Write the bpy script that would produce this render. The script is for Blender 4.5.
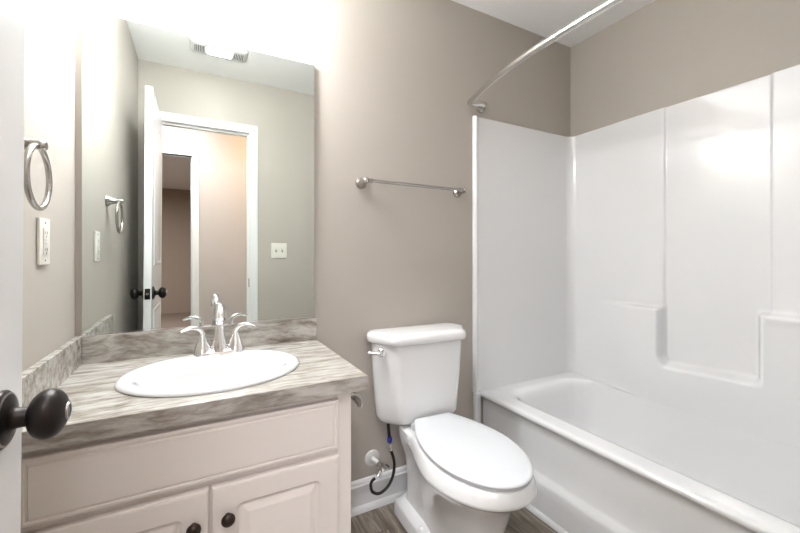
import bpy, bmesh, math, random
from math import pi, sin, cos, radians, sqrt
from mathutils import Vector, Matrix, noise

for o in list(bpy.data.objects): bpy.data.objects.remove(o)
S = bpy.context.scene
COL = S.collection

# ---------------------------------------------------------------- camera, world, exposure
CAMY, CAMZ, YAW = -1.553, 1.138, 0.4957
cd = bpy.data.cameras.new('camera'); cam = bpy.data.objects.new('camera', cd); COL.objects.link(cam)
cam.location = (0, CAMY, CAMZ); cam.rotation_euler = (pi/2, 0, -YAW)
cd.sensor_width = 36; cd.lens = 374.5/800*36; cd.shift_y = -11/800; cd.clip_start = 0.01
S.camera = cam
w = bpy.data.worlds.new('world'); S.world = w; w.use_nodes = True
w.node_tree.nodes['Background'].inputs[0].default_value = (0.9, 0.95, 1, 1)
w.node_tree.nodes['Background'].inputs[1].default_value = 0.3
S.view_settings.view_transform = 'Standard'; S.view_settings.look = 'None'
S.view_settings.gamma = 1; S.view_settings.use_curve_mapping = False
S.view_settings.exposure = 1.62

SHADE_E = 48      # vanity light shades
HALL_W = 7        # hallway ceiling lamp
FAN_FILL_E = 24        # fill glow added to the ceiling fan's unlit lens
HALL_FILL_E = 27        # glow of the added round fill panel in the hallway, out of view

def lamp(name, kind, loc, power, color, size, rot=(0, 0, 0), sy=None):
    l = bpy.data.lights.new(name, kind); l.energy = power; l.color = color
    if kind == 'AREA':
        l.size = size
        if sy: l.shape = 'RECTANGLE'; l.size_y = sy
    else: l.shadow_soft_size = size
    o = bpy.data.objects.new(name, l); COL.objects.link(o); o.location = loc; o.rotation_euler = rot
    return o
lamp('hall_lamp_light', 'POINT', (0.85, -2.0, 2.25), HALL_W, (1, 0.62, 0.26), 0.08)
lamp('far_room_fill', 'AREA', (-1.2, -4.5, 2.3), 45, (0.95, 0.93, 1), 1.2, (0, 0, 0))  # unseen area fill that lightens the far room

# ---------------------------------------------------------------- materials
def mat(name, col, rough=0.5, metal=0, coat=0, spec=0.5, bump=None, emit=None):
    m = bpy.data.materials.new(name); m.use_nodes = True
    n = m.node_tree.nodes; b = n['Principled BSDF']
    b.inputs['Base Color'].default_value = (*col, 1); b.inputs['Roughness'].default_value = rough
    b.inputs['Metallic'].default_value = metal; b.inputs['Coat Weight'].default_value = coat
    b.inputs['Coat Roughness'].default_value = 0.05; b.inputs['Specular IOR Level'].default_value = spec
    if emit: b.inputs['Emission Color'].default_value = (*emit[0], 1); b.inputs['Emission Strength'].default_value = emit[1]
    if bump:
        L = m.node_tree.links
        tc = n.new('ShaderNodeTexCoord'); nz = n.new('ShaderNodeTexNoise'); bp = n.new('ShaderNodeBump')
        nz.inputs['Scale'].default_value = bump[0]; nz.inputs['Detail'].default_value = 3
        bp.inputs['Strength'].default_value = bump[1]; bp.inputs['Distance'].default_value = bump[2]
        L.new(tc.outputs['Object'], nz.inputs['Vector']); L.new(nz.outputs['Fac'], bp.inputs['Height'])
        L.new(bp.outputs['Normal'], b.inputs['Normal'])
    return m

def ramp(nodes, stops):
    r = nodes.new('ShaderNodeValToRGB'); e = r.color_ramp.elements
    while len(e) < len(stops): e.new(0.5)
    for i, (p, c) in enumerate(stops): e[i].position = p; e[i].color = (*c, 1)
    return r

M = {}
M['wall'] = mat('greige_wall_paint', (0.475, 0.435, 0.388), 0.6, spec=0.3, bump=(180, 0.06, 0.002))
M['ceil'] = mat('white_ceiling_paint', (0.88, 0.87, 0.86), 0.8, spec=0.2, bump=(150, 0.06, 0.002))
M['hallwall'] = mat('hall_wall_paint', (0.52, 0.47, 0.45), 0.7, spec=0.2)
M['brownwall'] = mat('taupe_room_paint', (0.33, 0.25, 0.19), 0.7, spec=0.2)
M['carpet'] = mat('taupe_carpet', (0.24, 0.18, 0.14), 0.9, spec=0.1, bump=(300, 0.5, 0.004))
M['trim'] = mat('white_trim_paint', (0.80, 0.80, 0.80), 0.3)
M['door'] = mat('white_door_paint', (0.78, 0.78, 0.79), 0.25, bump=(60, 0.04, 0.002))
M['cab'] = mat('warm_white_cabinet_thermofoil', (0.80, 0.745, 0.70), 0.35)
M['porcelain'] = mat('white_porcelain', (0.83, 0.83, 0.83), 0.08, coat=0.5)
M['sinkwhite'] = mat('white_sink_porcelain', (0.76, 0.77, 0.78), 0.08, coat=0.5)
M['seat'] = mat('white_seat_plastic', (0.70, 0.72, 0.745), 0.18)
M['acrylic'] = mat('white_fibreglass_gelcoat', (0.86, 0.86, 0.87), 0.07, coat=0.6, bump=(9, 0.05, 0.01))
M['chrome'] = mat('polished_chrome', (0.86, 0.86, 0.87), 0.06, 1)
M['nickel'] = mat('brushed_nickel', (0.48, 0.46, 0.435), 0.26, 1)
M['rodmetal'] = mat('satin_steel_rod', (0.70, 0.69, 0.67), 0.22, 1)
M['bronze'] = mat('oil_rubbed_bronze', (0.022, 0.018, 0.017), 0.36, 0.6, coat=0.0)
M['bronze_worn'] = mat('worn_bronze_edge', (0.30, 0.28, 0.27), 0.3, 0.8)
M['kbrown'] = mat('dark_bronze_cabinet_knob', (0.045, 0.03, 0.024), 0.35, 0.5)
M['mirror'] = mat('mirror_silver', (0.73, 0.775, 0.755), 0.0, 1)
M['mirroredge'] = mat('mirror_glass_edge', (0.35, 0.42, 0.40), 0.2)
M['plate'] = mat('ivory_plastic', (0.78, 0.75, 0.68), 0.35)
M['slot'] = mat('dark_slot', (0.03, 0.03, 0.03), 0.6)
M['rubber'] = mat('black_braided_hose', (0.012, 0.011, 0.011), 0.45, bump=(900, 0.5, 0.001))
M['blue'] = mat('blue_hose_collar', (0.02, 0.03, 0.35), 0.4)
M['pvc'] = mat('white_plastic_pipe', (0.75, 0.74, 0.71), 0.35)
M['fan'] = mat('white_fan_grille_plastic', (0.72, 0.72, 0.70), 0.4)
M['lens'] = mat('fan_lens_fill_glow', (0.8, 0.8, 0.78), 0.3, emit=((0.94, 0.97, 1), FAN_FILL_E))
M['hallfill'] = mat('hall_fill_glow', (0.9, 0.9, 0.9), 0.4, emit=((0.96, 0.97, 1), HALL_FILL_E))
M['shade'] = mat('glowing_frosted_glass', (0.9, 0.9, 0.9), 0.3, emit=((0.95, 0.98, 1), SHADE_E))
M['dark'] = mat('dark_interior', (0.05, 0.045, 0.04), 0.8)
M['hole'] = mat('drain_hole', (0.02, 0.02, 0.02), 0.5)

def laminate(name, base, dark, light, rough):
    m = bpy.data.materials.new(name); m.use_nodes = True
    n = m.node_tree.nodes; L = m.node_tree.links; b = n['Principled BSDF']
    tc = n.new('ShaderNodeTexCoord')
    wz = n.new('ShaderNodeTexNoise'); wz.inputs['Scale'].default_value = 3.0; wz.inputs['Detail'].default_value = 3
    L.new(tc.outputs['Object'], wz.inputs['Vector'])
    sc = n.new('ShaderNodeVectorMath'); sc.operation = 'SCALE'; sc.inputs['Scale'].default_value = 0.10
    ad = n.new('ShaderNodeVectorMath'); ad.operation = 'ADD'
    L.new(wz.outputs['Color'], sc.inputs[0]); L.new(tc.outputs['Object'], ad.inputs[0]); L.new(sc.outputs[0], ad.inputs[1])
    mp = n.new('ShaderNodeMapping'); mp.inputs['Rotation'].default_value = (radians(12), radians(26), radians(-12)); mp.inputs['Scale'].default_value = (4.5, 30, 24)
    L.new(ad.outputs[0], mp.inputs['Vector'])
    n1 = n.new('ShaderNodeTexNoise'); n1.inputs['Scale'].default_value = 1.3; n1.inputs['Detail'].default_value = 9; n1.inputs['Roughness'].default_value = 0.68
    L.new(mp.outputs[0], n1.inputs['Vector'])
    r = ramp(n, [(0.30, dark), (0.44, base), (0.56, light), (0.72, tuple(min(1, c*1.25) for c in light))])
    L.new(n1.outputs['Fac'], r.inputs[0])
    # thin darker veins
    n2 = n.new('ShaderNodeTexNoise'); n2.inputs['Scale'].default_value = 0.8; n2.inputs['Detail'].default_value = 6
    L.new(mp.outputs[0], n2.inputs['Vector'])
    r2 = ramp(n, [(0.46, (1, 1, 1)), (0.495, (0.62, 0.57, 0.52)), (0.53, (1, 1, 1))])
    L.new(n2.outputs['Fac'], r2.inputs[0])
    mx = n.new('ShaderNodeMix'); mx.data_type = 'RGBA'; mx.blend_type = 'MULTIPLY'; mx.inputs['Factor'].default_value = 0.7
    L.new(r.outputs[0], mx.inputs['A']); L.new(r2.outputs[0], mx.inputs['B'])
    L.new(mx.outputs['Result'], b.inputs['Base Color'])
    b.inputs['Roughness'].default_value = rough
    return m
M['lam'] = laminate('stone_look_laminate', (0.335, 0.305, 0.27), (0.14, 0.118, 0.095), (0.50, 0.48, 0.45), 0.22)

def floor_mat():
    m = bpy.data.materials.new('grey_brown_plank_vinyl'); m.use_nodes = True
    n = m.node_tree.nodes; L = m.node_tree.links; b = n['Principled BSDF']
    tc = n.new('ShaderNodeTexCoord')
    mp = n.new('ShaderNodeMapping'); mp.inputs['Rotation'].default_value = (0, 0, pi/2); mp.inputs['Location'].default_value = (0.3, 0.06, 0)
    L.new(tc.outputs['Object'], mp.inputs['Vector'])
    br = n.new('ShaderNodeTexBrick'); br.inputs['Scale'].default_value = 1
    br.inputs['Brick Width'].default_value = 0.92; br.inputs['Row Height'].default_value = 0.152; br.inputs['Mortar Size'].default_value = 0.0016
    br.inputs['Color1'].default_value = (0.15, 0.15, 0.15, 1); br.inputs['Color2'].default_value = (0.9, 0.9, 0.9, 1); br.inputs['Mortar'].default_value = (0, 0, 0, 1)
    L.new(mp.outputs[0], br.inputs['Vector'])
    ad = n.new('ShaderNodeVectorMath'); ad.operation = 'ADD'; sc = n.new('ShaderNodeVectorMath'); sc.operation = 'SCALE'; sc.inputs['Scale'].default_value = 7
    L.new(br.outputs['Color'], sc.inputs[0]); L.new(mp.outputs[0], ad.inputs[0]); L.new(sc.outputs[0], ad.inputs[1])
    m2 = n.new('ShaderNodeMapping'); m2.inputs['Scale'].default_value = (3, 26, 1); L.new(ad.outputs[0], m2.inputs['Vector'])
    nz = n.new('ShaderNodeTexNoise'); nz.inputs['Scale'].default_value = 1.6; nz.inputs['Detail'].default_value = 7; nz.inputs['Distortion'].default_value = 1.4
    L.new(m2.outputs[0], nz.inputs['Vector'])
    r = ramp(n, [(0.25, (0.085, 0.066, 0.047)), (0.48, (0.19, 0.155, 0.12)), (0.62, (0.29, 0.25, 0.205)), (0.8, (0.40, 0.36, 0.31))])
    L.new(nz.outputs['Fac'], r.inputs[0])
    mx = n.new('ShaderNodeMix'); mx.data_type = 'RGBA'; mx.blend_type = 'MIX'
    L.new(br.outputs['Fac'], mx.inputs['Factor']); L.new(r.outputs[0], mx.inputs['A']); mx.inputs['B'].default_value = (0.05, 0.04, 0.03, 1)
    L.new(mx.outputs['Result'], b.inputs['Base Color']); b.inputs['Roughness'].default_value = 0.32
    return m
M['floor'] = floor_mat()

# ---------------------------------------------------------------- helpers
def new(): return bmesh.new()
def box(bm, x0, x1, y0, y1, z0, z1, bev=0, seg=2):
    t = bmesh.new()
    bmesh.ops.create_cube(t, size=1)
    for v in t.verts: v.co = Vector(((x0+x1)/2+v.co.x*(x1-x0), (y0+y1)/2+v.co.y*(y1-y0), (z0+z1)/2+v.co.z*(z1-z0)))
    if bev: bmesh.ops.bevel(t, geom=list(t.edges), offset=bev, segments=seg, profile=0.6, affect='EDGES')
    merge(bm, t)
def merge(bm, t, mtx=None):
    if mtx is not None: bmesh.ops.transform(t, matrix=mtx, verts=t.verts)
    me = bpy.data.meshes.new('tmp'); t.to_mesh(me); t.free(); bm.from_mesh(me); bpy.data.meshes.remove(me)
def loft(bm, rings, close=True, cap0=False, cap1=False):
    R = [[bm.verts.new(p) for p in r] for r in rings]
    n = len(rings[0]); m = n if close else n-1
    for a, b in zip(R, R[1:]):
        for i in range(m):
            j = (i+1) % n
            try: bm.faces.new((a[i], a[j], b[j], b[i]))
            except ValueError: pass
    if cap0: bm.faces.new(R[0][::-1])
    if cap1: bm.faces.new(R[-1])
def lathe(bm, prof, origin, axis=(0, 0, 1), seg=32, cap0=True, cap1=True, sx=1, sy=1):
    q = Vector((0, 0, 1)).rotation_difference(Vector(axis).normalized()); o = Vector(origin)
    rings = [[o+q@Vector((r*cos(2*pi*i/seg)*sx, r*sin(2*pi*i/seg)*sy, h)) for i in range(seg)] for r, h in prof]
    loft(bm, rings, True, cap0, cap1)
def tube(bm, pts, rad, seg=12, caps=True, flat=None):
    pts = [Vector(p) for p in pts]; rings = []; up = None
    for i, p in enumerate(pts):
        t = (pts[min(i+1, len(pts)-1)]-pts[max(i-1, 0)]).normalized()
        if up is None:
            up = Vector((0, 0, 1)) if abs(t.z) < 0.9 else Vector((1, 0, 0))
        sdir = t.cross(up).normalized(); up = sdir.cross(t).normalized()
        r = rad[i] if isinstance(rad, (list, tuple)) else rad
        f = flat[i] if isinstance(flat, (list, tuple)) else (flat or 1)
        rings.append([p+sdir*r*cos(2*pi*k/seg)+up*r*f*sin(2*pi*k/seg) for k in range(seg)])
    loft(bm, rings, True, caps, caps)
def spline(pts, n=8):
    P = [Vector(p) for p in pts]; P = [2*P[0]-P[1]]+P+[2*P[-1]-P[-2]]; out = []
    for i in range(1, len(P)-2):
        for k in range(n):
            t = k/n; a, b, c, d = P[i-1:i+3]
            out.append(0.5*((2*b)+(c-a)*t+(2*a-5*b+4*c-d)*t*t+(3*b-a-3*c+d)*t**3))
    out.append(P[-2]); return out
def interp(tab, x):
    if x <= tab[0][0]: return tab[0][1]
    for (a, va), (b, vb) in zip(tab, tab[1:]):
        if x <= b: return va+(vb-va)*(x-a)/(b-a)
    return tab[-1][1]
def sm(a, b, x):
    t = max(0, min(1, (x-a)/(b-a))); return t*t*(3-2*t)
def obj(name, bm, m, parent=None, smooth=True, ang=40, label=None):
    bmesh.ops.recalc_face_normals(bm, faces=bm.faces)
    me = bpy.data.meshes.new(name)
    if smooth:
        for f in bm.faces: f.smooth = True
        for e in bm.edges:
            e.smooth = not (len(e.link_faces) == 2 and e.calc_face_angle(0) > radians(ang))
    bm.to_mesh(me); bm.free()
    for x in (m if isinstance(m, list) else [m]): me.materials.append(x)
    o = bpy.data.objects.new(name, me); COL.objects.link(o)
    if parent:
        o.parent = parent
        base = parent
        off = Vector(base.location)
        if base.parent: off += Vector(base.parent.location)
        o.location = -off if base.type == 'EMPTY' or base.parent else (0, 0, 0)
        if base.parent and base.type == 'MESH':
            # parent mesh sits at -its root; its own origin is the world origin
            o.location = (0, 0, 0)
    if label: o['label'] = label
    return o
def thing(name, label, cat, loc, group=None):
    o = bpy.data.objects.new(name, None); COL.objects.link(o); o.location = loc; o.empty_display_size = 0.05
    o['label'] = label; o['category'] = cat
    if group: o['group'] = group
    return o
def tag(o, label, cat, group=None):
    o['label'] = label; o['category'] = cat
    if group: o['group'] = group
    return o
def struct(name, bm, m, smooth=False, label=None):
    o = obj(name, bm, m, None, smooth); o['kind'] = 'structure'
    if label: o['label'] = label
    return o

# ---------------------------------------------------------------- room
XL, XR, YF, ZC = -0.345, 2.052, -1.475, 2.438
WT = 0.11                       # front wall thickness
OX0, OX1, OZ = -0.251, 0.342, 2.055   # bathroom doorway
HY = -2.40                      # far side of the hall
bm = new(); box(bm, -3.2, 2.6, -7.2, 0.12, -0.1, 0); struct('floor', bm, M['floor'])
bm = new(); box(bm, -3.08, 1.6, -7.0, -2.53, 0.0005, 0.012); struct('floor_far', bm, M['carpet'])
bm = new(); box(bm, -3.2, 2.6, -7.2, 0.12, ZC, ZC+0.1); struct('ceiling', bm, M['ceil'])
bm = new(); box(bm, XL-0.12, XR+0.12, 0, 0.12, 0, ZC); struct('wall_back', bm, M['wall'])
bm = new(); box(bm, XL-0.12, XL, YF-WT, 0, 0, ZC); struct('wall_left', bm, M['wall'])
bm = new(); box(bm, XR, XR+0.12, YF-WT, 0, 0, ZC); struct('wall_right', bm, M['wall'])
bm = new()
box(bm, XL, OX0-0.018, YF-WT, YF, 0, ZC); box(bm, OX1+0.018, XR, YF-WT, YF, 0, ZC); box(bm, OX0-0.018, OX1+0.018, YF-WT, YF, OZ+0.018, ZC)
struct('wall_front', bm, M['wall'])
# hall shell and the room across it
HX0, HX1 = -0.80, -0.045
bm = new(); box(bm, -1.8, HX0, HY-WT, HY, 0, ZC); box(bm, HX1, 2.0, HY-WT, HY, 0, ZC); box(bm, HX0, HX1, HY-WT, HY, 2.05, ZC)
struct('wall_hall', bm, M['hallwall'])
bm = new(); box(bm, -1.92, -1.8, HY-WT, YF-WT, 0, ZC); struct('wall_hall_left', bm, M['hallwall'])
bm = new(); box(bm, 2.0, 2.12, HY-WT, YF-WT, 0, ZC); struct('wall_hall_right', bm, M['hallwall'])
bm = new(); box(bm, -1.8, XL-0.12, YF-WT, YF-WT+0.1, 0, ZC); struct('wall_hall_near', bm, M['hallwall'])
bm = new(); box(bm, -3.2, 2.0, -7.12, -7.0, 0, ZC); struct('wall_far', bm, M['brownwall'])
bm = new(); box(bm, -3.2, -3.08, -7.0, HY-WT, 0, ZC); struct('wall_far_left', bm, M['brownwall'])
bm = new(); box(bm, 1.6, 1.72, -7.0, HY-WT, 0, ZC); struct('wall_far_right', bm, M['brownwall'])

# casing builder: profiled flat casing round an opening in a wall whose face is at y=yf, facing +y
def casing(name, x0, x1, z, yf, wdt=0.057, th=0.012, jd=0.11):
    bm = new()
    prof = [(0, 0), (0.0, th*0.55), (0.006, th*0.8), (0.014, th*0.62), (wdt*0.55, th*0.85), (wdt*0.8, th), (wdt, th*0.9), (wdt, 0)]
    rings = []
    for (px, pz, dx, dz) in ((x0, 0, -1, 0), (x0, z, -1, 1), (x1, z, 1, 1), (x1, 0, 1, 0)):
        rings.append([Vector((px+dx*a, yf+b, pz+dz*a)) for a, b in prof])
    loft(bm, rings, False)
    for r in (rings[0], rings[-1]): bm.faces.new([bm.verts.new(p) for p in r])
    # jamb boards lining the opening, with a stop
    box(bm, x0-0.018, x0, yf-jd, yf, 0, z+0.018); box(bm, x1, x1+0.018, yf-jd, yf, 0, z+0.018); box(bm, x0, x1, yf-jd, yf, z, z+0.018)
    box(bm, x1-0.010, x1, yf-jd*0.75, yf-jd*0.40, 0, z); box(bm, x0+0.010, x1-0.010, yf-jd*0.75, yf-jd*0.40, z-0.010, z)
    return struct(name, bm, M['trim'], True, None)
c1 = casing('trim_1', OX0, OX1, OZ, YF)
bm = new(); box(bm, OX1-0.002, OX1+0.0005, YF-0.036, YF-0.004, 0.90, 0.965, 0.0003); obj('strike_plate', bm, M['slot'], c1, label='dark bronze strike plate')
casing('trim_2', HX0, HX1, 2.05, HY)

# baseboard with cap and shoe moulding
def baseboard(name, x0, x1, y, s=-1):
    bm = new()
    prof = [(0.0, 0.0), (0.020, 0.0), (0.020, 0.012), (0.014, 0.026), (0.0095, 0.030), (0.0095, 0.104), (0.014, 0.110), (0.015, 0.117), (0.0105, 0.123), (0.011, 0.130), (0.007, 0.138), (0.0, 0.142)]
    loft(bm, [[Vector((x, y+s*a, b)) for a, b in prof] for x in (x0, x1)], True, True, True)
    return struct(name, bm, M['trim'], True)
baseboard('baseboard_back', 0.40, 1.262, 0.0)
baseboard('baseboard_hall', HX1+0.06, 2.0, HY, 1)

# ---------------------------------------------------------------- bathroom door, swung in against the left
DX0, DX1, DY0, DY1, DZ0, DZ1 = OX0+0.003, OX0+0.038, -1.468, -0.843, 0.012, 2.035
bm = new()
box(bm, DX0, DX1, DY0, DY1, DZ0, DZ1, 0.001, 1)
def arch_panel(bm, x, sgn, y0, y1, z0, z1, arch):
    # raised-and-sunk panel moulding standing on the door face
    n = 20; out = []
    def ring(ins, h):
        pts = [Vector((x+sgn*h, y0+ins, z0+ins)), Vector((x+sgn*h, y1-ins, z0+ins))]
        for k in range(n+1):
            t = k/n; y = (y1-ins)+(y0-y1+2*ins)*t
            pts.append(Vector((x+sgn*h, y, z1-ins+arch*sin(pi*t)**1.5)))
        return pts
    loft(bm, [ring(0, 0.0), ring(0.008, 0.005), ring(0.018, 0.001), ring(0.03, 0.001), ring(0.05, 0.006)], True, False, True)
for x, s in ((DX1, 1), (DX0, -1)):
    arch_panel(bm, x, s, DY0+0.10, DY1-0.10, 1.08, 1.80, 0.09)
    arch_panel(bm, x, s, DY0+0.10, DY1-0.10, 0.22, 0.84, 0.0)
door = obj('door_1', bm, M['door'], None, True, 25); door.rotation_euler = (0, 0.0065, 0); door.location = (-0.0082, 0, -0.0015); door['kind'] = 'structure'
KY, KZ = -0.910, 0.9340
for s, x in ((1, DX1), (-1, DX0)):
    bm = new()
    lathe(bm, [(0.036, 0.0), (0.036, 0.003), (0.0335, 0.006), (0.0315, 0.0065), (0.029, 0.009), (0.021, 0.011), (0.0145, 0.013), (0.0125, 0.016), (0.012, 0.026), (0.0135, 0.0275), (0.0135, 0.030)], (x, KY, KZ), (s, 0, 0), 40)
    kn = obj('knob_rose', bm, M['bronze'], door)
    bm = new()
    prof = [(0.010, 0.027), (0.012, 0.029)]
    for k in range(1, 19):
        a = pi*k/19; prof.append((0.0312*sin(a)**0.85, 0.0455-0.0200*cos(a)))
    prof.append((0.008, 0.0657))
    lathe(bm, prof, (x, KY, KZ), (s, 0, 0), 40)
    kb = obj('door_knob', bm, M['bronze'], door)
    bm = new(); lathe(bm, [(0.0115, 0.0645), (0.0112, 0.0665), (0.0085, 0.0665), (0.0085, 0.0655)], (x, KY, KZ), (s, 0, 0), 24)
    obj('keyhole_ring', bm, M['bronze_worn'], kb, label='worn silver ring in the knob face')
    bm = new(); lathe(bm, [(0.0318, 0.0062), (0.0328, 0.0072), (0.0305, 0.0080)], (x, KY, KZ), (s, 0, 0), 40, False, False)
    obj('rose_rim', bm, M['bronze_worn'], kn, label='worn silvery rim of the rose')
bm = new(); box(bm, DX0+0.005, DX1-0.005, DY1-0.001, DY1+0.0015, KZ-0.029, KZ+0.029, 0.0005); lp = obj('latch_plate', bm, M['bronze'], door)
bm = new(); lathe(bm, [(0.008, 0), (0.008, 0.006), (0.006, 0.009)], ((DX0+DX1)/2, DY1+0.001, KZ), (0, 1, 0), 16); obj('latch_bolt', bm, M['nickel'], lp, label='bright metal latch bolt')

# ---------------------------------------------------------------- tub
TX0, TZ = 1.312, 0.418
YB, YE = 0.0, YF
def rrect(x0, x1, y0, y1, r, z, n=12, m=10):
    pts = []
    cs = [((x1-r, y1-r), 0), ((x0+r, y1-r), pi/2), ((x0+r, y0+r), pi), ((x1-r, y0+r), 3*pi/2)]
    for k, ((cx, cy), a0) in enumerate(cs):
        for i in range(n+1):
            a = a0+pi/2*i/n; pts.append(Vector((cx+r*cos(a), cy+r*sin(a), z)))
        nx = cs[(k+1) % 4]; a = a0+pi/2
        p = Vector((cx+r*cos(a), cy+r*sin(a), z)); q = Vector((nx[0][0]+r*cos(a), nx[0][1]+r*sin(a), z))
        for i in range(1, m): pts.append(p.lerp(q, i/m))
    return pts
bm = new()
rings = []
# apron: toe, flare, recessed face, rolled rim
X1o, Y0o, Y1o = XR-0.004, YE+0.004, -0.004
def outer(x, z, r=0.006): return rrect(x, X1o, Y0o, Y1o, r, z)
for x, z in ((1.322, 0.002), (1.318, 0.10), (1.317, 0.135), (1.320, 0.150), (1.334, 0.168), (1.338, 0.18), (1.338, 0.25), (1.338, 0.34), (1.336, 0.372), (1.328, 0.386), (1.318, 0.394), (1.313, 0.402), (1.314, 0.411), (1.320, 0.4165), (1.330, 0.4185), (1.345, 0.419)):
    rings.append(outer(x, z))
ix0, ix1, iy0, iy1 = 1.405, 1.975, -1.39, -0.080
def inner(d, z, r): return rrect(ix0+d, ix1-0.002*sm(-0.01, 0.03, d)-max(0, d-0.03)*0.9, iy0+d*1.3, iy1-d*1.3, r, z)
rings.append(rrect(ix0-0.018, ix1+0.018, iy0-0.018, iy1+0.018, 0.14, 0.4195))
for d, z, r in ((-0.008, 0.4190, 0.135), (0.003, 0.4170, 0.13), (0.012, 0.4125, 0.125), (0.020, 0.404, 0.122), (0.026, 0.390, 0.12), (0.031, 0.36, 0.12), (0.035, 0.28, 0.115), (0.048, 0.20, 0.11), (0.062, 0.145, 0.10), (0.080, 0.115, 0.09), (0.105, 0.102, 0.07), (0.16, 0.098, 0.03)):
    rings.append(inner(d, z, r))
loft(bm, rings, True, False, True)
tub = obj('bathtub', bm, M['acrylic'], None, True, 50)
tag(tub, 'white alcove bathtub with rolled rim and plain apron beside the toilet', 'bathtub')
bm = new(); lathe(bm, [(0.036, 0.0), (0.036, 0.003), (0.028, 0.005), (0.0, 0.002)], (1.675, -0.36, 0.099), (0, 0, 1), 28); obj('drain', bm, M['chrome'], tub)
# shoe moulding where apron meets the floor
bm = new()
prof = [(0, 0.001)]+[(0.016*cos(a), 0.001+0.019*sin(a)) for a in [pi/2*k/6 for k in range(7)]]
loft(bm, [[Vector((1.3165-a, y, b)) for a, b in prof] for y in (-0.021, YE+0.001)], True, True, True)
struct('trim_3', bm, M['trim'], True)

# ---------------------------------------------------------------- tub surround
ZS = 1.871
path = []     # (x, y, nx, ny)
PX, PYB, PYF, PXR, CR = 1.273, -0.013, YF+0.013, 2.034, 0.045
def add_path():
    p = []
    fl = [(PX, -0.001), (PX, -0.010), (PX+0.0015, -0.017), (PX+0.006, -0.0215), (PX+0.011, -0.023), (PX+0.016, -0.022), (PX+0.021, -0.019), (PX+0.026, -0.015), (PX+0.034, PYB)]
    p += fl
    x = PX+0.05
    while x < PXR-CR-0.02: p.append((x, PYB)); x += 0.03
    for i in range(11):
        a = pi/2-pi/2*i/10; p.append((PXR-CR+CR*cos(a), PYB-CR+CR*sin(a)))
    y = PYB-CR-0.01
    while y > PYF+CR+0.005: p.append((PXR, y)); y -= 0.004
    for i in range(11):
        a = -pi/2*i/10; p.append((PXR-CR+CR*cos(a), PYF+CR+CR*sin(a)))
    x = PXR-CR-0.02
    while x > PX+0.05: p.append((x, PYF)); x -= 0.05
    p += [(a, YF-b) for a, b in fl[::-1]]
    return p
path = add_path()
def bulge(y, z):
    Y = -y
    # ribs between the three upper panels (groove flanked by soft ridges)
    d = 0.0
    up = sm(0.86, 0.90, z)
    d += 0.011*up*(sm(0.10, 0.46, Y)*(1-sm(0.545, 0.553, Y)) + sm(0.933, 0.947, Y))
    # thick lower wall with a square recess in the middle
    top = 1-sm(0.868, 0.893, z)
    left = sm(0.16, 0.50, Y)
    D = 0.070*left*top if Y < 0.74 else 0.070*(1-sm(0.893, 0.917, z))
    notch_side = sm(0.541, 0.556, Y)*(1-sm(0.888, 0.936, Y))
    r = 0.03
    zb = 0.611 + (0.03*max(0, 1-(Y-0.55)/0.03)**2 if Y < 0.58 else 0) + 0.013*sm(0.6, 0.9, Y)
    nz = sm(zb-0.012, zb+0.016, z)
    D0 = 0.074*left if Y < 0.74 else 0.062
    inside = notch_side*nz*(1-sm(0.93, 0.96, z)*0)
    D = D*(1-inside)
    # ease the wall back into the tub deck
    ease = sm(0.41, 0.60, z)
    D = D*(0.86+0.14*ease)
    fade = sm(0.10, 0.16, Y)*(1-sm(1.36, 1.40, Y))
    return (d+D)*fade
zs = [0.4197, 0.4203, 0.4215, 0.4235, 0.4265]
z = 0.43
while z < 0.99: zs.append(z); z += 0.0062
while z < ZS-0.02: zs.append(z); z += 0.05
zs += [ZS-0.008, ZS-0.003]
bm = new(); rings = []
for z in zs:
    ring = []
    for (x, y) in path:
        dx = 0
        if abs(x-PXR) < 1e-6: dx = -bulge(y, z)
        ring.append(Vector((x+dx, y, z)))
    rings.append(ring)
def toward_wall(x, y, t):
    if abs(x-PXR) < 1e-6: return (x+(XR-0.001-x)*t, y)
    if x > PXR-CR and y > -0.7: c = (PXR-CR, PYB-CR); s = 1+t*0.38; return (min(XR-0.001, c[0]+(x-c[0])*s), min(-0.001, c[1]+(y-c[1])*s))
    if x > PXR-CR: c = (PXR-CR, PYF+CR); s = 1+t*0.38; return (min(XR-0.001, c[0]+(x-c[0])*s), max(YF+0.001, c[1]+(y-c[1])*s))
    if y > -0.7: return (x, y+(-0.001-y)*t)
    return (x, y+(YF+0.001-y)*t)
for t, z in ((0.25, ZS), (1.0, ZS+0.0005)):
    rings.append([Vector((*toward_wall(x, y, t), z)) for x, y in path])
loft(bm, rings, False)
# flange legs running down beside the apron to the floor
for ya, yb in ((-0.001, -0.026), (YF+0.001, YF+0.026)):
    box(bm, 1.2735, 1.3105, min(ya, yb), max(ya, yb), 0.0015, 0.4205, 0.006)
sur = obj('shower_surround', bm, M['acrylic'], None, True, 85)
tag(sur, 'tall glossy white moulded wall surround with ribs and ledges above the bathtub', 'shower surround')

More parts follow.
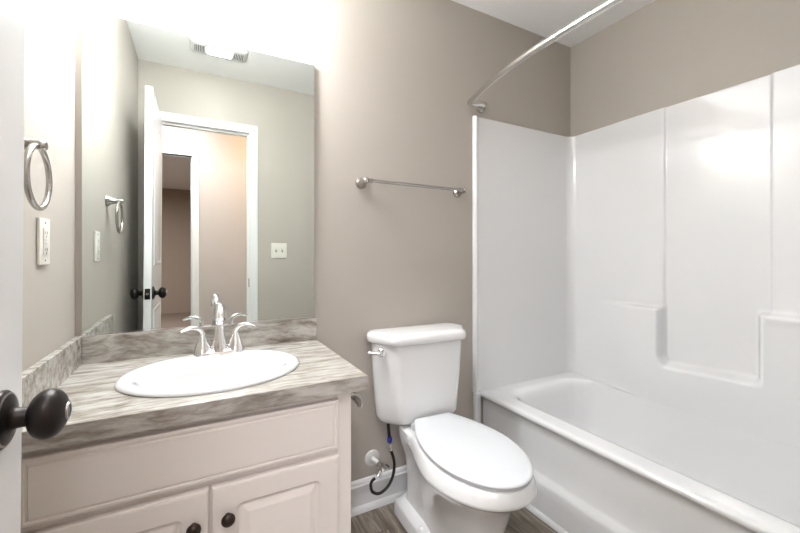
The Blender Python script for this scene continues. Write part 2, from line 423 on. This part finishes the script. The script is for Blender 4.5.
# ---------------------------------------------------------------- shower rod
t = thing('shower_rod', 'curved satin metal shower curtain rod high above the tub rim', 'shower rod', (1.325, 0, 1.945))
bm = new()
half = [(1.322, -0.030, 1.928), (1.292, -0.036, 1.926), (1.255, -0.034, 1.920), (1.224, -0.042, 1.915), (1.212, -0.060, 1.915), (1.197, -0.120, 1.915), (1.165, -0.235, 1.915), (1.141, -0.35, 1.915), (1.126, -0.48, 1.915), (1.119, -0.61, 1.915)]
ymid = YF/2
full = half+[(1.117, ymid, 1.915)]+[(x, YF-y, z) for x, y, z in half[::-1]]
tube(bm, spline(full, 7), 0.0138, 16)
obj('rod', bm, M['rodmetal'], t)
for y, s in ((0, -1), (YF, 1)):
    bm = new()
    lathe(bm, [(0.032, 0), (0.032, 0.005), (0.029, 0.010), (0.020, 0.014), (0.017, 0.018), (0.0165, 0.030), (0.013, 0.040), (0.006, 0.043)], (1.325, y, 1.929), (0, s, 0), 32)
    f = obj('flange', bm, M['nickel'], t)

# ---------------------------------------------------------------- vanity cabinet
VX0, VX1, VY = -0.343, 0.399, -0.512
t = thing('vanity_cabinet', 'warm white vanity cabinet with false drawer front and two raised panel doors', 'cabinet', (0.03, -0.256, 0))
bm = new()
ZT = 0.747
box(bm, VX0, VX0+0.016, VY+0.02, -0.003, 0.0, ZT-0.001); box(bm, VX1-0.016, VX1, VY+0.0195, -0.003, 0.0, ZT-0.001, 0.001, 1)
box(bm, VX0+0.016, VX1-0.016, VY+0.02, -0.003, 0.09, 0.106)
# face frame
box(bm, VX0, VX0+0.045, VY, VY+0.019, 0.09, ZT-0.001, 0.0012, 1); box(bm, VX1-0.045, VX1, VY, VY+0.019, 0.0, ZT-0.001, 0.0015, 1)
box(bm, VX0+0.045, VX1-0.045, VY+0.0005, VY+0.019, ZT-0.045, ZT-0.001); box(bm, VX0+0.045, VX1-0.045, VY+0.0005, VY+0.019, 0.55, 0.60); box(bm, VX0+0.045, VX1-0.045, VY+0.0005, VY+0.019, 0.09, 0.13)
box(bm, 0.005, 0.052, VY+0.0005, VY+0.019, 0.13, 0.55)
obj('cabinet_body', bm, M['cab'], t)
bm = new(); box(bm, VX0+0.001, VX1-0.046, VY+0.06, VY+0.075, 0.001, 0.09); obj('toe_kick', bm, M['cab'], t)
def slab_front(bm, x0, x1, z0, z1, th, steps):
    # steps: list of (inset, depth)  depth measured outward from face-frame
    rings = []
    for ins, dep in steps:
        y = VY-dep
        r = 0.004 if ins < 0.02 else 0.002
        rings.append([Vector((x0+ins, y, z0+ins)), Vector((x1-ins, y, z0+ins)), Vector((x1-ins, y, z1-ins)), Vector((x0+ins, y, z1-ins))])
    loft(bm, rings, True, True, True)
bm = new()
slab_front(bm, -0.318, 0.356, 0.586, 0.727, 0.018, [(0, 0.0005), (0, 0.013), (0.0012, 0.0165), (0.004, 0.0180), (0.0095, 0.0186), (0.012, 0.0155), (0.0145, 0.0155), (0.0175, 0.0195), (0.03, 0.0198)])
obj('drawer_front', bm, M['cab'], t, True, 20)
def rring(x0, x1, z0, z1, r, y, arch=0, n=6):
    pts = []
    for (cx, cz, a0) in ((x1-r, z1-r, 0), (x0+r, z1-r, pi/2), (x0+r, z0+r, pi), (x1-r, z0+r, 3*pi/2)):
        for i in range(n+1):
            a = a0+pi/2*i/n; pts.append(Vector((cx+r*cos(a), y, cz+r*sin(a))))
    return pts
def cab_door(x0, x1, knobx):
    z0, z1 = 0.108, 0.569
    bm = new()
    R = lambda ins, dep, r: rring(x0+ins, x1-ins, z0+ins, z1-ins, r, VY-dep)
    seq = [(0, 0.0005, 0.001), (0, 0.013, 0.001), (0.0015, 0.0168, 0.0015), (0.005, 0.0185, 0.003), (0.010, 0.0190, 0.004),
           (0.054, 0.0190, 0.018), (0.057, 0.0165, 0.016), (0.061, 0.0115, 0.013), (0.066, 0.0108, 0.009), (0.069, 0.0118, 0.005), (0.082, 0.0175, 0.002), (0.085, 0.0182, 0.002)]
    loft(bm, [R(*s) for s in seq], True, True, True)
    d = obj('door', bm, M['cab'], t, True, 20)
    bm = new()
    lathe(bm, [(0.0065, 0.0), (0.0055, 0.006), (0.006, 0.011), (0.012, 0.014), (0.0158, 0.019), (0.0160, 0.023), (0.013, 0.028), (0.007, 0.0308), (0.001, 0.0315)], (knobx, VY-0.0185, 0.493), (0, -1, 0), 28)
    obj('knob', bm, M['kbrown'], d)
cab_door(-0.318, 0.024, -0.008)
cab_door(0.031, 0.356, 0.066)

# ---------------------------------------------------------------- countertop with a hole for the basin
SX, SY = 0.049, -0.293
t = thing('countertop', 'grey brown stone-look laminate countertop on the vanity cabinet', 'countertop', (0.05, -0.27, ZT))
CX0, CX1, CY0, CY1, CZ0, CZ1 = -0.344, 0.437, -0.546, -0.001, ZT, 0.789
bm = new()
angs = sorted([2*pi*i/96 for i in range(96)]+[math.atan2(yy-SY, xx-SX) % (2*pi) for xx in (CX0, CX1) for yy in (CY0, CY1)])
def edge_pt(a, ins=0):
    c, s_ = cos(a), sin(a); ts = []
    if c > 1e-9: ts.append((CX1-ins-SX)/c)
    if c < -1e-9: ts.append((CX0+ins-SX)/c)
    if s_ > 1e-9: ts.append((CY1-ins-SY)/s_)
    if s_ < -1e-9: ts.append((CY0+ins-SY)/s_)
    k = min(ts); return SX+k*c, SY+k*s_
HRX, HRY = 0.225, 0.185
def ell(a, z): return Vector((SX+HRX*cos(a), SY+HRY*sin(a), z))
rings = [[ell(a, CZ0) for a in angs], [Vector((*edge_pt(a), CZ0)) for a in angs], [Vector((*edge_pt(a), CZ1-0.0015)) for a in angs],
         [Vector((*edge_pt(a, 0.0015), CZ1)) for a in angs], [ell(a, CZ1) for a in angs], [ell(a, CZ0) for a in angs]]
loft(bm, rings, True)
bmesh.ops.remove_doubles(bm, verts=bm.verts, dist=1e-5)
obj('counter_slab', bm, M['lam'], t, True, 30)
bm = new(); box(bm, CX0+0.0195, CX1-0.001, -0.020, -0.001, 0.7892, 0.879, 0.001, 1); obj('backsplash', bm, M['lam'], t)
bm = new(); box(bm, CX0, CX0+0.019, -0.518, -0.001, 0.7892, 0.879, 0.001, 1); obj('side_splash', bm, M['lam'], t)

# ---------------------------------------------------------------- basin
def oval(cx, cy, rx, ry, z, n=72, p=2.0):
    return [Vector((cx+rx*cos(2*pi*i/n), cy+ry*sin(2*pi*i/n), z)) for i in range(n)]
t = thing('sink', 'white oval drop-in basin set in the countertop', 'sink', (SX, SY, 0.79))
bm = new()
R = []
for rx, ry, z, dy in ((0.232, 0.193, 0.7893, 0), (0.243, 0.204, 0.7895, 0), (0.2455, 0.2065, 0.793, 0), (0.244, 0.205, 0.799, 0), (0.239, 0.200, 0.8045, 0), (0.233, 0.191, 0.808, 0), (0.222, 0.182, 0.8085, -0.002),
                      (0.212, 0.165, 0.8065, -0.010), (0.203, 0.152, 0.803, -0.016), (0.197, 0.144, 0.797, -0.020), (0.191, 0.138, 0.785, -0.022), (0.183, 0.130, 0.760, -0.022), (0.170, 0.118, 0.727, -0.02), (0.150, 0.102, 0.696, -0.018), (0.118, 0.08, 0.672, -0.014), (0.075, 0.052, 0.658, -0.01), (0.03, 0.026, 0.653, -0.006)):
    R.append(oval(SX, SY+dy, rx, ry, z if z < 0.7894 else 0.7893+(z-0.7893)*0.8))
loft(bm, R, True, False, True)
obj('basin', bm, M['sinkwhite'], t, True, 60)
bm = new(); lathe(bm, [(0.022, 0.0), (0.022, 0.003), (0.017, 0.004), (0.014, 0.002), (0.0, 0.003)], (SX, SY-0.006, 0.6535), (0, 0, 1), 28); obj('drain', bm, M['chrome'], t)

# ---------------------------------------------------------------- faucet
FX, FY, FZ = 0.066, -0.124, 0.8045
t = thing('faucet', 'polished chrome centreset faucet with two curved lever handles behind the basin', 'faucet', (FX, FY, FZ))
bm = new()
def stad(hw, r, z):
    pts = []
    for c, a0 in ((hw-r, -pi/2), (-(hw-r), pi/2)):
        for i in range(17):
            a = a0+pi*i/16; pts.append(Vector((FX+c+r*cos(a), FY+r*sin(a), z)))
    return pts
loft(bm, [stad(0.078, 0.027, FZ-0.002), stad(0.078, 0.027, FZ+0.004), stad(0.075, 0.0245, FZ+0.010), stad(0.068, 0.019, FZ+0.013)], True, True, True)
obj('base_plate', bm, M['chrome'], t)
bm = new()
lathe(bm, [(0.0275, 0.008), (0.026, 0.020), (0.0205, 0.045), (0.0155, 0.075), (0.0125, 0.098)], (FX, FY, FZ), (0, 0, 1), 28)
pts = spline([(FX, FY, FZ+0.096), (FX, FY-0.003, FZ+0.118), (FX, FY-0.014, FZ+0.143), (FX, FY-0.036, FZ+0.161), (FX, FY-0.062, FZ+0.163), (FX, FY-0.086, FZ+0.150), (FX, FY-0.098, FZ+0.128)], 6)
n_ = len(pts)
tube(bm, pts, [0.0125+0.003*max(0, (i/n_-0.5))*4 for i in range(n_)], 16)
bm2 = None
obj('spout', bm, M['chrome'], t)
for s in (-1, 1):
    bm = new(); cx = FX+s*0.051
    lathe(bm, [(0.0285, 0.008), (0.0265, 0.016), (0.0205, 0.034), (0.014, 0.052), (0.0095, 0.064), (0.009, 0.070), (0.007, 0.074)], (cx, FY, FZ), (0, 0, 1), 24)
    h = obj('handle', bm, M['chrome'], t)
    bm = new()
    p = spline([(cx-s*0.002, FY, FZ+0.062), (cx+s*0.003, FY-0.002, FZ+0.077), (cx+s*0.013, FY-0.005, FZ+0.088), (cx+s*0.029, FY-0.010, FZ+0.093), (cx+s*0.046, FY-0.015, FZ+0.091), (cx+s*0.063, FY-0.020, FZ+0.084)], 5)
    n_ = len(p); tube(bm, p, [0.0062+0.0022*sin(pi*min(1, i/n_*1.0)) for i in range(n_)], 14, True, [1-0.45*i/n_ for i in range(n_)])
    obj('lever', bm, M['chrome'], h)
bm = new(); lathe(bm, [(0.0025, 0), (0.0025, 0.045), (0.006, 0.047), (0.0065, 0.053), (0.004, 0.057)], (FX, FY+0.021, FZ+0.010), (0, 0, 1), 14); obj('lift_rod', bm, M['chrome'], t)

# ---------------------------------------------------------------- mirror
t = thing('wall_mirror', 'large frameless rectangular mirror resting above the vanity backsplash', 'mirror', (0.05, -0.006, 0.881))
MX0, MX1, MZ0, MZ1 = -0.327, 0.429, 0.8815, 1.930
bm = new(); box(bm, MX0, MX1, -0.0105, -0.003, MZ0, MZ1); obj('mirror_backing', bm, M['mirroredge'], t)
bm = new(); box(bm, MX0+0.0006, MX1-0.0006, -0.0118, -0.0106, MZ0+0.0006, MZ1-0.0006); obj('mirror_glass', bm, M['mirror'], t, False)
bm = new(); box(bm, MX0, MX1, -0.0150, -0.0125, MZ0-0.0012, MZ0+0.005); box(bm, MX0, MX1, -0.0125, -0.0010, MZ0-0.0012, MZ0-0.0002)
obj('bottom_channel', bm, M['chrome'], t, label='bright metal channel under the mirror')

# ---------------------------------------------------------------- vanity light
LXs, LZ = (-0.168, -0.004, 0.160), 2.02
t = thing('vanity_light', 'three glowing frosted glass shades on a nickel bar above the mirror', 'vanity light', (-0.004, 0, 2.16))
bm = new(); box(bm, -0.235, 0.227, -0.024, -0.001, 2.13, 2.20, 0.006, 3); obj('mounting_bar', bm, M['nickel'], t)
for x in LXs:
    bm = new(); tube(bm, spline([(x, -0.022, 2.165), (x, -0.06, 2.175), (x, -0.105, 2.172), (x, -0.122, 2.145)], 5), 0.008, 12)
    lathe(bm, [(0.024, 0), (0.026, 0.022), (0.012, 0.030)], (x, -0.122, 2.118), (0, 0, 1), 24)
    a = obj('arm', bm, M['nickel'], t)
    bm = new(); lathe(bm, [(0.0, 0.006), (0.030, 0.004), (0.050, 0.0), (0.0525, 0.0015), (0.052, 0.012), (0.046, 0.045), (0.036, 0.085), (0.026, 0.112), (0.0225, 0.116)], (x, -0.122, LZ), (0, 0, 1), 32, False, True)
    obj('glass_shade', bm, M['shade'], a, True, 60, 'glowing frosted glass shade')

# ---------------------------------------------------------------- toilet
TXc = 0.880
t = thing('toilet', 'white two-piece elongated toilet with closed lid between vanity and bathtub', 'toilet', (TXc, -0.2, 0))
TROT = Matrix.Translation((TXc, -0.2, 0))@Matrix.Rotation(radians(-2.6), 4, 'Z')@Matrix.Translation((-TXc, 0.2, 0))
def rot(bm): bmesh.ops.transform(bm, matrix=TROT, verts=bm.verts)
def egg(yb, yf, wb, wm, ym, z, n=20, rb=0.03, xc=TXc, pw=1.0, full=False):
    """outline, y measured out from the wall"""
    side = []
    for i in range(n+1):                        # front, from the tip round to the widest point
        a = pi/2*i/n; side.append((wm*sin(a)**pw, ym+(yf-ym)*cos(a)))
    m = 12
    for i in range(1, m+1):
        s_ = i/m; y = ym+(yb+rb-ym)*s_; side.append((wm+(wb-wm)*(s_**1.9 if full else s_*s_*(3-2*s_)), y))
    for i in range(1, 6):
        a = pi/2*i/5; side.append((wb-rb+rb*cos(a), yb+rb-rb*sin(a)))
    L = [Vector((xc-x, -y, z)) for x, y in side]; Rr = [Vector((xc+x, -y, z)) for x, y in side[::-1]]
    return L+Rr[:-1]
bm = new()
sec = [(0.150, 0.715, 0.100, 0.152, 0.49, 0.4078), (0.148, 0.727, 0.108, 0.166, 0.49, 0.4070), (0.146, 0.730, 0.112, 0.171, 0.49, 0.403), (0.145, 0.734, 0.115, 0.178, 0.49, 0.390), (0.144, 0.740, 0.118, 0.187, 0.49, 0.370), (0.145, 0.740, 0.118, 0.188, 0.49, 0.363), (0.146, 0.735, 0.115, 0.184, 0.49, 0.358), (0.148, 0.716, 0.108, 0.168, 0.485, 0.346),
       (0.150, 0.690, 0.102, 0.148, 0.475, 0.326), (0.152, 0.664, 0.096, 0.131, 0.465, 0.296), (0.150, 0.645, 0.088, 0.117, 0.46, 0.255), (0.148, 0.626, 0.080, 0.103, 0.455, 0.20), (0.150, 0.616, 0.076, 0.096, 0.455, 0.14), (0.15, 0.616, 0.076, 0.096, 0.455, 0.08), (0.15, 0.620, 0.078, 0.099, 0.455, 0.03), (0.15, 0.622, 0.08, 0.101, 0.455, 0.0012)]
loft(bm, [[Vector((p.x, p.y, p.z+0.017*sm(0.24, 0.36, p.z)*sm(0.20, 0.42, -p.y))) for p in egg(a, b, c, d, e, z)] for a, b, c, d, e, z in sec], True, True, True)
# rear deck flare and trapway body
def pill(x0, x1, y0, y1, r, z): return [Vector((p.x, -p.y, z)) for p in rrect(TXc+x0, TXc+x1, y0, y1, r, 0, 6, 4)]
loft(bm, [pill(-a, a, y0, y1, r, z) for a, y0, y1, r, z in ((0.118, 0.125, 0.27, 0.03, 0.4085), (0.124, 0.118, 0.27, 0.035, 0.404), (0.124, 0.118, 0.27, 0.035, 0.375), (0.114, 0.120, 0.28, 0.035, 0.335), (0.097, 0.120, 0.30, 0.04, 0.285), (0.085, 0.118, 0.34, 0.04, 0.20), (0.082, 0.112, 0.36, 0.04, 0.12), (0.085, 0.10, 0.37, 0.04, 0.06), (0.09, 0.09, 0.37, 0.04, 0.04))], True, True, True)
# foot plinth
loft(bm, [pill(-a, a, y0, y1, 0.022, z) for a, y0, y1, z in ((0.121, 0.072, 0.395, 0.0012), (0.119, 0.074, 0.39, 0.052), (0.116, 0.077, 0.387, 0.058), (0.108, 0.083, 0.383, 0.062), (0.088, 0.095, 0.37, 0.080))], True, True, True)
rot(bm)
sub = obj('bowl', bm, M['porcelain'], t, True, 50)
for s in (-1, 1):
    bm = new(); lathe(bm, [(0.014, 0), (0.0135, 0.008), (0.010, 0.014), (0.003, 0.017)], (TXc+s*0.101, -0.305, 0.056), (0, 0, 1), 20); rot(bm); obj('bolt_cap', bm, M['porcelain'], t)
# seat and lid
def lid_out(ins, z, tilt=0): 
    P = egg(0.206+ins*0.3, 0.733-ins, 0.093-ins, 0.168-ins, 0.48, z, rb=0.014, full=True, xc=TXc+0.004)
    return [Vector((p.x, p.y, p.z+tilt*(0.75+p.y))) for p in P]
bm = new(); loft(bm, [lid_out(0.014, 0.4255), lid_out(0.007, 0.4262), lid_out(0.005, 0.428), lid_out(0.005, 0.4305), lid_out(0.007, 0.4325), lid_out(0.016, 0.4335)], True, True, True); rot(bm)
obj('seat', bm, M['seat'], t, True, 50)
bm = new(); T_ = 0.012
loft(bm, [lid_out(0.010, 0.4345, T_), lid_out(0.002, 0.4352, T_), lid_out(0.0, 0.4375, T_), lid_out(0.0, 0.441, T_), lid_out(0.003, 0.4455, T_), lid_out(0.010, 0.4475, T_), lid_out(0.05, 0.449, T_)], True, True, True); rot(bm)
obj('seat_lid', bm, M['seat'], t, True, 50)
for s in (-1, 1):
    bm = new(); tube(bm, [(TXc+s*0.075-0.02, -0.212, 0.430), (TXc+s*0.075+0.02, -0.212, 0.430)], 0.011, 16); box(bm, TXc+s*0.075-0.016, TXc+s*0.075+0.016, -0.222, -0.200, 0.4088, 0.428, 0.003); rot(bm); obj('hinge', bm, M['seat'], t)
# tank: front face flat, wide chamfered corners
def tank_out(w, front, back, ch_x, ch_y, z, r=0.02, wback=None):
    """polygon outline with rounded corners"""
    wb = wback or w
    poly = [(wb-0.02, back), (w, back+0.045), (w-0.002, back+0.075), (w-ch_x, front), (-(w-ch_x), front), (-(w-0.002), back+0.075), (-w, back+0.045), (-(wb-0.02), back)]
    rs = [0.015, 0.03, 0.03, 0.022, 0.022, 0.03, 0.03, 0.015]
    pts = []; n = len(poly)
    for i in range(n):
        p = Vector(poly[i]); a = (Vector(poly[i-1])-p); b = (Vector(poly[(i+1) % n])-p)
        rr = min(rs[i], a.length*0.48, b.length*0.48); A = p+a.normalized()*rr; B = p+b.normalized()*rr
        for k in range(7):
            u = k/6; q = A*(1-u)**2+p*2*u*(1-u)+B*u*u; pts.append(Vector((TXc+0.005+q.x, -q.y, z)))
    return pts
bm = new()
loft(bm, [tank_out(w, f, b, cx, 0, z) for w, f, b, cx, z in ((0.1660, 0.155, 0.045, 0.060, 0.4155), (0.1860, 0.172, 0.035, 0.065, 0.418), (0.1990, 0.182, 0.028, 0.067, 0.428), (0.2060, 0.187, 0.026, 0.068, 0.445), (0.2120, 0.190, 0.025, 0.069, 0.52), (0.2210, 0.195, 0.024, 0.070, 0.64), (0.2270, 0.200, 0.022, 0.071, 0.762))], True, True, True)
rot(bm); obj('tank', bm, M['porcelain'], t, True, 60)
bm = new()
loft(bm, [tank_out(w, f, b, cx, 0, z) for w, f, b, cx, z in ((0.2280, 0.202, 0.022, 0.071, 0.7625), (0.2380, 0.212, 0.018, 0.072, 0.7628), (0.2425, 0.217, 0.015, 0.073, 0.767), (0.2440, 0.219, 0.014, 0.073, 0.780), (0.2430, 0.218, 0.014, 0.073, 0.792), (0.2390, 0.213, 0.018, 0.072, 0.801), (0.2280, 0.202, 0.026, 0.071, 0.8065), (0.1960, 0.175, 0.045, 0.066, 0.809))], True, True, True)
rot(bm); obj('tank_lid', bm, M['porcelain'], t, True, 60)
bm = new()
# lever on the left chamfer, near the corner
lx, ly, lz = TXc-0.202, -0.136, 0.728
nv = Vector((-0.66, -0.75, 0)).normalized()
lathe(bm, [(0.0175, 0), (0.0175, 0.004), (0.013, 0.008), (0.010, 0.014), (0.012, 0.018), (0.008, 0.023)], (lx, ly, lz), nv, 20)
o_ = Vector((lx, ly, lz))+nv*0.016
tube(bm, spline([o_+Vector((0.002, -0.003, 0)), o_+Vector((-0.012, 0.004, 0.001)), o_+Vector((-0.030, 0.012, 0.002)), o_+Vector((-0.046, 0.020, 0.003))], 4), [0.0072]*9+[0.008, 0.009, 0.009, 0.007], 12)
rot(bm); obj('flush_lever', bm, M['chrome'], t)

# ---------------------------------------------------------------- water supply
t = thing('supply_valve', 'chrome shut-off valve on a white wall stub beside the toilet', 'valve', (0.696, 0, 0.222))
bm = new(); lathe(bm, [(0.036, 0), (0.036, 0.003), (0.031, 0.007), (0.012, 0.010)], (0.696, -0.0005, 0.222), (0, -1, 0), 28); obj('escutcheon', bm, M['pvc'], t, label='round white wall plate')
bm = new(); tube(bm, [(0.696, -0.008, 0.222), (0.700, -0.062, 0.222)], 0.0095, 16); obj('stub_pipe', bm, M['pvc'], t, label='white plastic pipe')
bm = new()
lathe(bm, [(0.011, 0), (0.0125, 0.004), (0.0125, 0.016), (0.010, 0.02), (0.010, 0.030), (0.012, 0.032), (0.012, 0.040), (0.005, 0.042)], (0.700, -0.060, 0.222), (0.05, -1, -0.1), 16)
tube(bm, [(0.702, -0.082, 0.222), (0.694, -0.092, 0.205), (0.680, -0.095, 0.191)], [0.009, 0.0075, 0.0095], 14)
obj('valve_body', bm, M['chrome'], t)
bm = new(); tube(bm, [(0.704, -0.098, 0.220), (0.712, -0.108, 0.228)], 0.004, 10)
lathe(bm, [(0.004, -0.003), (0.017, -0.002), (0.0175, 0.002), (0.004, 0.003)], (0.714, -0.110, 0.229), (0.5, -0.7, 0.5), 20, sx=1, sy=0.6)
obj('valve_handle', bm, M['chrome'], t)
t = thing('supply_hose', 'looped black water hose with blue collar hanging below the toilet tank', 'hose', (0.735, -0.1, 0.41))
hp = [(0.7405, -0.100, 0.290), (0.752, -0.102, 0.255), (0.756, -0.103, 0.215), (0.745, -0.103, 0.168), (0.718, -0.103, 0.134), (0.682, -0.102, 0.121), (0.653, -0.100, 0.136), (0.646, -0.098, 0.166), (0.656, -0.096, 0.182), (0.667, -0.095, 0.186)]
bm = new(); tube(bm, spline(hp, 7), 0.0062, 14); obj('hose', bm, M['rubber'], t)
bm = new(); tube(bm, [(0.727, -0.100, 0.4140), (0.733, -0.100, 0.352)], 0.0068, 14); obj('upper_hose', bm, M['rubber'], t)
bm = new(); lathe(bm, [(0.008, 0), (0.0105, 0.003), (0.0105, 0.018), (0.008, 0.022)], (0.7345, -0.100, 0.327), (0, 0, 1), 14); obj('collar', bm, M['blue'], t, label='blue plastic collar')
bm = new(); lathe(bm, [(0.007, 0), (0.0085, 0.002), (0.0085, 0.028), (0.007, 0.033)], (0.738, -0.100, 0.290), (0, 0, 1), 14); obj('ferrule', bm, M['chrome'], t, label='chrome crimp ferrule')

# ---------------------------------------------------------------- toilet paper holder on the cabinet side
t = thing('toilet_paper_holder', 'small brushed metal toilet paper holder on the cabinet side', 'toilet paper holder', (VX1, -0.40, 0.675))
for yy in (-0.43, -0.29):
    bm = new(); lathe(bm, [(0.024, 0), (0.024, 0.004), (0.018, 0.009), (0.011, 0.014), (0.009, 0.022)], (VX1+0.0005, yy, 0.694), (1, 0, 0), 24)
    tube(bm, spline([(VX1+0.018, yy, 0.694), (VX1+0.040, yy, 0.692), (VX1+0.056, yy, 0.680), (VX1+0.062, yy, 0.664), (VX1+0.060, yy, 0.652)], 5), [0.010]*4+[0.009]*13+[0.0085]*4, 16)
    obj('post', bm, M['nickel'], t)
bm = new(); tube(bm, [(VX1+0.0595, -0.42, 0.660), (VX1+0.0595, -0.30, 0.660)], 0.006, 16); obj('roller', bm, M['nickel'], t)

# ---------------------------------------------------------------- towel bar
t = thing('towel_bar', 'brushed nickel towel bar on the beige wall above the toilet', 'towel bar', (0.9, 0, 1.462))
tz = 1.463
for x in (0.640, 1.172):
    bm = new(); lathe(bm, [(0.0255, 0), (0.0255, 0.004), (0.0225, 0.009), (0.017, 0.016), (0.0135, 0.030), (0.012, 0.050), (0.0135, 0.060), (0.0135, 0.068), (0.008, 0.075), (0.002, 0.077)], (x, -0.0005, tz-0.003), (0, -1, 0.03), 28)
    s = 1 if x < 0.9 else -1
    tube(bm, [(x, -0.062, tz), (x+s*0.016, -0.062, tz), (x+s*0.020, -0.062, tz), (x+s*0.034, -0.062, tz)], [0.010, 0.009, 0.0105, 0.0095], 14)
    obj('post', bm, M['nickel'], t)
bm = new(); tube(bm, [(0.640+0.012, -0.062, tz), (1.172-0.012, -0.062, tz)], 0.0075, 16); obj('bar', bm, M['nickel'], t)

# ---------------------------------------------------------------- towel ring
t = thing('towel_ring', 'brushed nickel towel ring on the left wall above the outlet', 'towel ring', (XL, -0.485, 1.385))
ry, rz = -0.485, 1.370
bm = new(); lathe(bm, [(0.0255, 0), (0.0255, 0.004), (0.022, 0.009), (0.016, 0.016), (0.012, 0.030), (0.0105, 0.044), (0.012, 0.054), (0.009, 0.060), (0.002, 0.062)], (XL+0.0005, ry, rz+0.004), (1, 0, 0), 28)
obj('post', bm, M['nickel'], t)
bm = new(); R0 = 0.0655
tube(bm, [(XL+0.047, ry+R0*sin(2*pi*k/48), rz-R0+R0*cos(2*pi*k/48)) for k in range(49)], 0.0058, 12, False); obj('ring', bm, M['nickel'], t)

# ---------------------------------------------------------------- outlet on left wall, switch on front wall
oy, oz = -0.296, 1.173
t = thing('outlet', 'white safety outlet with two test buttons on the left wall beside the mirror', 'outlet', (XL, oy, oz))
bm = new(); box(bm, XL+0.0005, XL+0.007, oy-0.036, oy+0.036, oz-0.058, oz+0.058, 0.0025, 3); obj('cover_plate', bm, M['plate'], t)
bm = new(); box(bm, XL+0.006, XL+0.0095, oy-0.0165, oy+0.0165, oz-0.0335, oz+0.0335, 0.001, 2); r_ = obj('receptacle', bm, M['plate'], t)
for dz in (-0.021, 0.021):
    bm = new()
    for dy in (-0.0055, 0.0065): box(bm, XL+0.0085, XL+0.0098, oy+dy-0.001, oy+dy+0.001, oz+dz-0.003, oz+dz+0.005)
    lathe(bm, [(0.0022, 0), (0.0022, 0.0008)], (XL+0.0092, oy, oz+dz-0.008), (1, 0, 0), 10)
    obj('socket', bm, M['slot'], r_)
for dz in (-0.0045, 0.0045):
    bm = new(); box(bm, XL+0.009, XL+0.0108, oy-0.007, oy+0.007, oz+dz-0.003, oz+dz+0.003, 0.0005, 1); obj('test_button', bm, M['pvc'], r_)
for dz in (-0.047, 0.047):
    bm = new(); lathe(bm, [(0.003, 0), (0.0025, 0.001)], (XL+0.0068, oy, oz+dz), (1, 0, 0), 12); obj('screw', bm, M['nickel'], t)
sx_, sz_ = 0.557, 1.176
t = thing('light_switch', 'ivory double toggle switch plate on the wall beside the doorway, seen in the mirror', 'light switch', (sx_, YF, sz_))
bm = new(); box(bm, sx_-0.058, sx_+0.058, YF+0.0005, YF+0.007, sz_-0.058, sz_+0.058, 0.0025, 3); obj('cover_plate', bm, M['plate'], t)
for dx in (-0.023, 0.023):
    bm = new(); box(bm, sx_+dx-0.0045, sx_+dx+0.0045, YF+0.006, YF+0.0075, sz_-0.012, sz_+0.012); s1 = obj('switch_slot', bm, M['slot'], t)
    bm = new(); box(bm, sx_+dx-0.0035, sx_+dx+0.0035, YF+0.005, YF+0.018, sz_+0.001, sz_+0.009, 0.001, 1); obj('toggle', bm, M['plate'], s1)

# ---------------------------------------------------------------- ceiling fan light (seen in the mirror)
fx, fy = 0.122, -1.092
t = thing('exhaust_fan', 'white ceiling exhaust fan with slotted ends and light lens, seen in the mirror', 'exhaust fan', (fx, fy, ZC))
bm = new()
def fr(hx, hy, z): return rrect(fx-hx, fx+hx, fy-hy, fy+hy, 0.015, z, 5, 2)
loft(bm, [fr(0.165, 0.075, ZC-0.0005), fr(0.165, 0.075, ZC-0.008), fr(0.158, 0.068, ZC-0.016), fr(0.152, 0.062, ZC-0.020)], True, True, True)
g = obj('grille', bm, M['fan'], t)
for s in (-1, 1):
    for k in range(6):
        bm = new(); box(bm, fx+s*(0.088+k*0.0095)-0.0022, fx+s*(0.088+k*0.0095)+0.0022, fy-0.038, fy+0.038, ZC-0.0207, ZC-0.0195); obj('slot', bm, M['slot'], g)
bm = new(); loft(bm, [rrect(fx-0.07+i, fx+0.07-i, fy-0.045+i, fy+0.045-i, 0.012, z, 5, 2) for i, z in ((0, ZC-0.0195), (0, ZC-0.0215), (0.002, ZC-0.0222), (0.03, ZC-0.0223))], True, True, True)
obj('light_lens', bm, M['lens'], t)

# ---------------------------------------------------------------- hall fill (added behind the camera to light the room through the doorway)
t = thing('hall_fill_panel', 'added round fill panel on the hallway ceiling, out of view', 'fill light', (-0.25, -1.95, ZC))
bm = new(); lathe(bm, [(0.19, 0), (0.19, -0.02), (0.18, -0.024)], (-0.25, -1.95, ZC-0.0005), (0, 0, 1), 32); obj('fill_rim', bm, M['nickel'], t)
bm = new(); lathe(bm, [(0.178, -0.022), (0.172, -0.026), (0.12, -0.030), (0.05, -0.032), (0.001, -0.0325)], (-0.25, -1.95, ZC-0.0005), (0, 0, 1), 32); obj('fill_face', bm, M['hallfill'], t)
